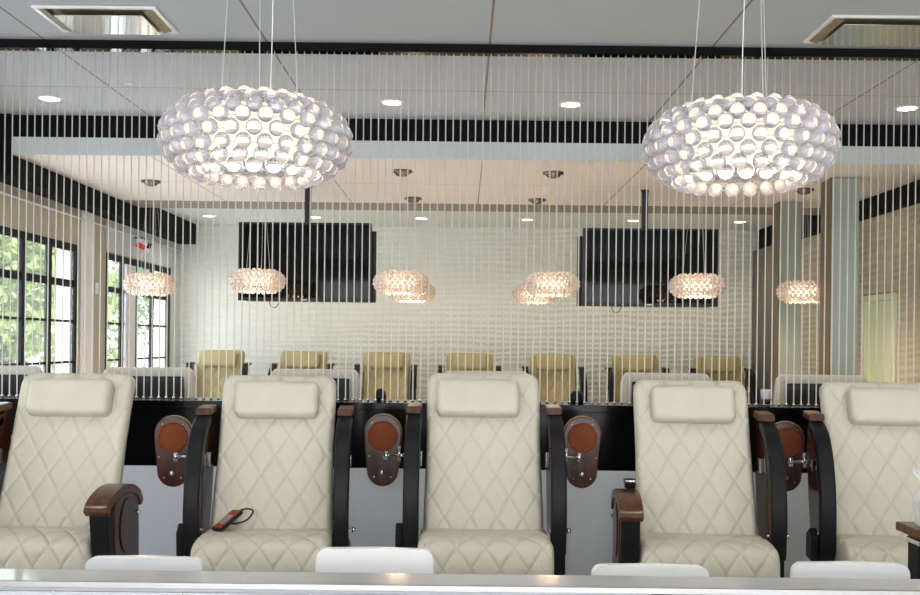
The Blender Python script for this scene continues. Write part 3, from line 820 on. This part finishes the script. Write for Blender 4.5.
# ------------------------------------------------------------------ technician stools
def stool(px, top, label):
    d = 3.5
    p = P(px, top, d)
    t = thing('stool', label, 'stool', (p.x, d, 0), 0, 'white low-backed stools behind the counter')
    h = p.z
    pts = []
    W, Hh, r = .205, .15, .035
    for k in range(7):
        a = pi / 2 * k / 6; pts.append((W - r + r * cos(a), h - r - .004 + r * sin(a)))
    pts.append((0, h))
    for k in range(7):
        a = pi / 2 + pi / 2 * k / 6; pts.append((-W + r + r * cos(a), h - r - .004 + r * sin(a)))
    pts += [(-W - .008, h - Hh), (-W + .04, h - Hh - .05), (W - .04, h - Hh - .05), (W + .008, h - Hh)]
    bm = prism(B(), pts, -.018, .018, 'y')
    bmesh.ops.subdivide_edges(bm, edges=[e for e in bm.edges if e.calc_length() > .1 and abs(e.verts[0].co.y - e.verts[1].co.y) < .001], cuts=4)
    bmesh.ops.triangulate(bm, faces=[f for f in bm.faces if len(f.verts) > 4])
    link('backrest', bm, 'white_plastic', t, bevel=.01, seg=3)
    sh = h - .28
    link('back_stem', tube(B(), spline([(0, .02, h - .1), (0, .03, h - .2), (0, .06, sh - .03), (0, .2, sh - .05)], 6), .016), 'chrome', t, True)
    link('seat', lathe(B(), [(0, sh - .05), (.17, sh - .05), (.195, sh - .03), (.20, sh), (.185, sh + .03), (.12, sh + .04), (0, sh + .04)], (0, .235, 0), 32), 'white_plastic', t, True)
    link('column', lathe(B(), [(0, .07), (.03, .07), (.03, .3), (.02, .3), (.02, sh - .05), (0, sh - .05)], (0, .235, 0), 16), 'chrome', t, True)
    for k in range(5):
        a = 2 * pi * k / 5 + .3
        q = Vector((.22 * cos(a), .235 + .22 * sin(a), .06))
        lg = link('leg', tube(B(), [(0, .235, .09), q], [.018, .012]), 'chrome', t, True)
        link('caster', lathe(B(), [(0, -.012), (.024, -.012), (.027, 0), (.024, .012), (0, .012)], (q.x, q.y, .0275), 14, 'x'), 'tv_body', lg, True)
stool(145, 556, 'leftmost white stool back showing above the pale counter')
stool(375, 547.5, 'white stool back above the counter, left of the picture middle, tallest showing')
stool(650, 564, 'white stool back above the counter, below the chair with the left arm lowered')
stool(850, 562, 'rightmost white stool back showing above the pale counter')

# ------------------------------------------------------------------ foreground counter
CT = .866
t = thing('counter', 'long pale grey counter with a metal front edge across the foreground', 'counter', (0, 3.0, 0))
link('counter_top', box(B(), -2.6, 2.6, .006, .155, CT - .030, CT), 'laminate', t)
link('metal_edge', box(B(), -2.6, 2.6, -.006, .0055, CT - .018, CT + .001), 'edge_metal', t, bevel=.002)
link('front_panel', box(box(B(), -2.6, .58, .0, .02, .08, CT - .0305), .58, 2.6, .0, .02, .08, CT - .0305), 'front_white', t)
link('slot', box(B(), .58, 2.6, -.001, .0055, CT - .0300, CT - .0185), 'black_paint', t)
link('plinth', box(B(), -2.58, 2.58, .03, .12, .0, .08), 'black_paint', t)
link('rear_panel', box(B(), -2.58, 2.58, .12, .135, .08, CT - .031), 'front_white', t)
for px in (53, 181, 310, 440):
    q = P(px, 589, 3.0)
    link('screw', lathe(B(), [(0, -.002), (.0035, -.0018), (.005, 0.), (0, .001)], (q.x, 0, .833), 10, 'y'), 'steel', t, True)

# stand with wrapped bottle at the right edge
q = P(922, 531, 3.9)
t = thing('tray_stand', 'dark stand with a brown wooden top at the right picture edge', 'stand', (q.x, 3.9, 0))
link('stand_top', box(B(), -.062, .16, -.10, .10, q.z - .015, q.z + .02), 'wood_light', t, bevel=.006)
link('post', box(B(), -.035, .12, -.05, .05, .03, q.z - .015), 'black_pad', t, bevel=.008)
link('collar', box(B(), -.04, .125, -.055, .055, q.z - .05, q.z - .03), 'chrome', t, bevel=.004)
link('foot', box(B(), -.12, .2, -.16, .16, 0, .03), 'black_pad', t, bevel=.008)
zt = q.z + .021
t = thing('wrapped_bottle', 'dark bottle wrapped in crumpled clear plastic on the brown stand top', 'bottle', (q.x + .03, 3.9, zt))
link('bottle', lathe(B(), [(0, 0), (.04, 0), (.042, .01), (.042, .09), (.03, .12), (.014, .135), (.014, .16), (0, .16)], n=20), 'tv_body', t, True)
bm = lathe(B(), [(.052, .001), (.058, .05), (.060, .10), (.046, .14), (.03, .17), (.055, .20), (.06, .215)], n=26)
rn = random.Random(4)
for v in bm.verts: v.co += Vector((rn.uniform(-1, 1), rn.uniform(-1, 1), 0)) * .007
link('plastic_wrap', bm, 'bag', t)

# ------------------------------------------------------------------ outside
struct(link('ground', box(B(), -60, XL - .21, -25, 60, -.25, -.12), 'asphalt'))
def tree(x, y, h, r, label, m, seed):
    rn = random.Random(seed)
    t = thing('tree', label, 'tree', (x, y, -.12), 0, 'trees outside the windows')
    link('trunk', tube(B(), spline([(0, 0, 0), (.06, .03, h * .25), (-.03, .05, h * .5), (.05, 0, h * .8)], 5), [.16 * (1 - .7 * k / 15) for k in range(16)], 9), 'bark', t, True)
    bm = B()
    blobs = [(rn.uniform(-.6, .6) * r, rn.uniform(-.6, .6) * r, h * rn.uniform(.32, .92), r * rn.uniform(.4, .65)) for _ in range(16)]
    for bx_, by_, bz_, br_ in blobs:
        for _ in range(420):
            v = Vector((rn.gauss(0, 1), rn.gauss(0, 1), rn.gauss(0, 1))).normalized() * br_ * rn.uniform(.75, 1.05)
            c = Vector((bx_, by_, bz_)) + v
            u = Vector((rn.gauss(0, 1), rn.gauss(0, 1), rn.gauss(0, 1))).normalized(); w = u.cross(Vector((rn.gauss(0, 1), rn.gauss(0, 1), rn.gauss(0, 1)))).normalized()
            s = rn.uniform(.05, .10)
            bm.faces.new([bm.verts.new(c + u * s * 1.3), bm.verts.new(c + w * s * .6), bm.verts.new(c - u * s * 1.3), bm.verts.new(c - w * s * .6)])
    o = link('foliage', bm, m, t)
tree(-7.4, 15.9, 4.6, 1.7, 'yellow green tree seen through the leftmost window panes', 'leaf2', 1)
tree(-13.4, 25.2, 6.4, 2.4, 'large dark green tree farther off beyond the left window', 'leaf', 2)
tree(-9.4, 19.6, 5.2, 1.6, 'yellow green tree seen through the right panes of the left window', 'leaf2', 3)
tree(-9.2, 31.5, 6.0, 2.2, 'green tree seen through the sidelight of the entrance door', 'leaf', 4)
tree(-8.4, 11.2, 4.2, 1.2, 'small green tree close outside the left window', 'leaf', 5)
def car(x, y, rz, paint, label):
    t = thing('car', label, 'car', (x, y, -.12), rz, 'cars parked outside')
    body = [(-2.1, .35), (-2.15, .65), (-1.95, .85), (-1.2, .92), (-.65, 1.38), (.75, 1.42), (1.55, .98), (2.1, .92), (2.2, .6), (2.15, .35)]
    link('body', prism(B(), body, -.85, .85, 'y'), paint, t, bevel=.08, seg=3)
    for s in (-1, 1):
        y0 = s * .852
        link('side_window', prism(B(), [(-1.05, .95), (-.6, 1.31), (.70, 1.34), (1.32, .98)], min(y0, y0 + s * .008), max(y0, y0 + s * .008), 'y'), 'car_glass', t)
        for wx in (-1.35, 1.35):
            w = link('wheel', lathe(B(), [(0, -.1), (.28, -.1), (.32, -.07), (.32, .07), (.28, .1), (0, .1)], (wx, s * .80, .32), 24, 'y'), 'tyre', t, True)
            link('hub', lathe(B(), [(0, -.012), (.19, -.01), (.2, 0), (.19, .01), (0, .012)], (wx, s * .80 + s * .1, .32), 18, 'y'), 'steel', w, True)
    for s in (-1, 1):
        link('lamp', box(B(), -2.14, -2.08, s * .6 - .15, s * .6 + .15, .62, .74), 'white_plastic', t, bevel=.01)
car(-10.3, 15.6, radians(80), 'car_white', 'white car parked outside, lower left corner of the window')
car(-9.6, 25.5, radians(75), 'car_grey', 'silver car parked outside beyond the trees')
car(-6.3, 20.6, radians(85), 'car_white', 'white car parked outside near the entrance door')

# ------------------------------------------------------------------ light, world, camera
w = bpy.data.worlds.new('daylight'); S.world = w; w.use_nodes = True
nt = w.node_tree; bg = nt.nodes['Background']
tc = nt.nodes.new('ShaderNodeTexCoord'); sp = nt.nodes.new('ShaderNodeSeparateXYZ'); rp = nt.nodes.new('ShaderNodeValToRGB')
nt.links.new(tc.outputs['Generated'], sp.inputs[0]); nt.links.new(sp.outputs['Z'], rp.inputs['Fac']); nt.links.new(rp.outputs['Color'], bg.inputs['Color'])
rp.color_ramp.elements[0].color = (.93, .96, 1, 1); rp.color_ramp.elements[1].color = (.62, .76, 1, 1)
bg.inputs['Strength'].default_value = 2.6
sun = bpy.data.lights.new('sun', 'SUN'); sun.energy = 3.0; sun.angle = radians(2); sun.color = (1, .96, .88)
so = bpy.data.objects.new('sun', sun); COL.objects.link(so); so.rotation_euler = (radians(38), radians(12), 0)
# area lamps: daylight at the left windows, added frontal fill behind the camera
def daylight(name, loc, rot, sx, sy, e, col):
    l = bpy.data.lights.new(name, 'AREA'); l.shape = 'RECTANGLE'; l.size = sx; l.size_y = sy; l.energy = e; l.color = col
    o = bpy.data.objects.new(name, l); COL.objects.link(o); o.location = loc; o.rotation_euler = rot
daylight('added_front_fill', (.1, YN - .3, 1.6), (radians(90), 0, 0), 7.6, 2.7, 190, (1., .99, .97))  # added lamp outside the unseen shop front, supplies the frontal light
daylight('side_window_daylight', (XL - .3, 8.5, 1.5), (radians(90), 0, radians(-90)), 2.6, 2.0, 60, (.92, .97, 1.))
daylight('door_daylight', (XL - .3, 11.85, 1.4), (radians(90), 0, radians(-90)), 2.3, 2.3, 50, (.90, .96, 1.))

cam = bpy.data.cameras.new('camera'); co = bpy.data.objects.new('camera', cam); COL.objects.link(co)
cam.sensor_fit = 'HORIZONTAL'; cam.sensor_width = 36; cam.lens = 36 * F / 920
cam.shift_x = (460 - VX) / 920; cam.shift_y = (VY - 297.5) / 920
cam.clip_start = .05
co.location = (0, 0, CAMZ)
co.rotation_euler = (Matrix.Rotation(radians(90), 3, 'X') @ Matrix.Rotation(ROLL, 3, 'Z')).to_euler()
S.camera = co
S.view_settings.view_transform = 'Standard'; S.view_settings.look = 'None'; S.view_settings.gamma = 1
S.view_settings.use_curve_mapping = False
S.view_settings.exposure = .58
cy = S.cycles
cy.max_bounces = 14; cy.transmission_bounces = 12; cy.transparent_max_bounces = 16; cy.glossy_bounces = 6; cy.diffuse_bounces = 5
cy.sample_clamp_indirect = 6; cy.caustics_reflective = False; cy.caustics_refractive = False
cy.use_denoising = True
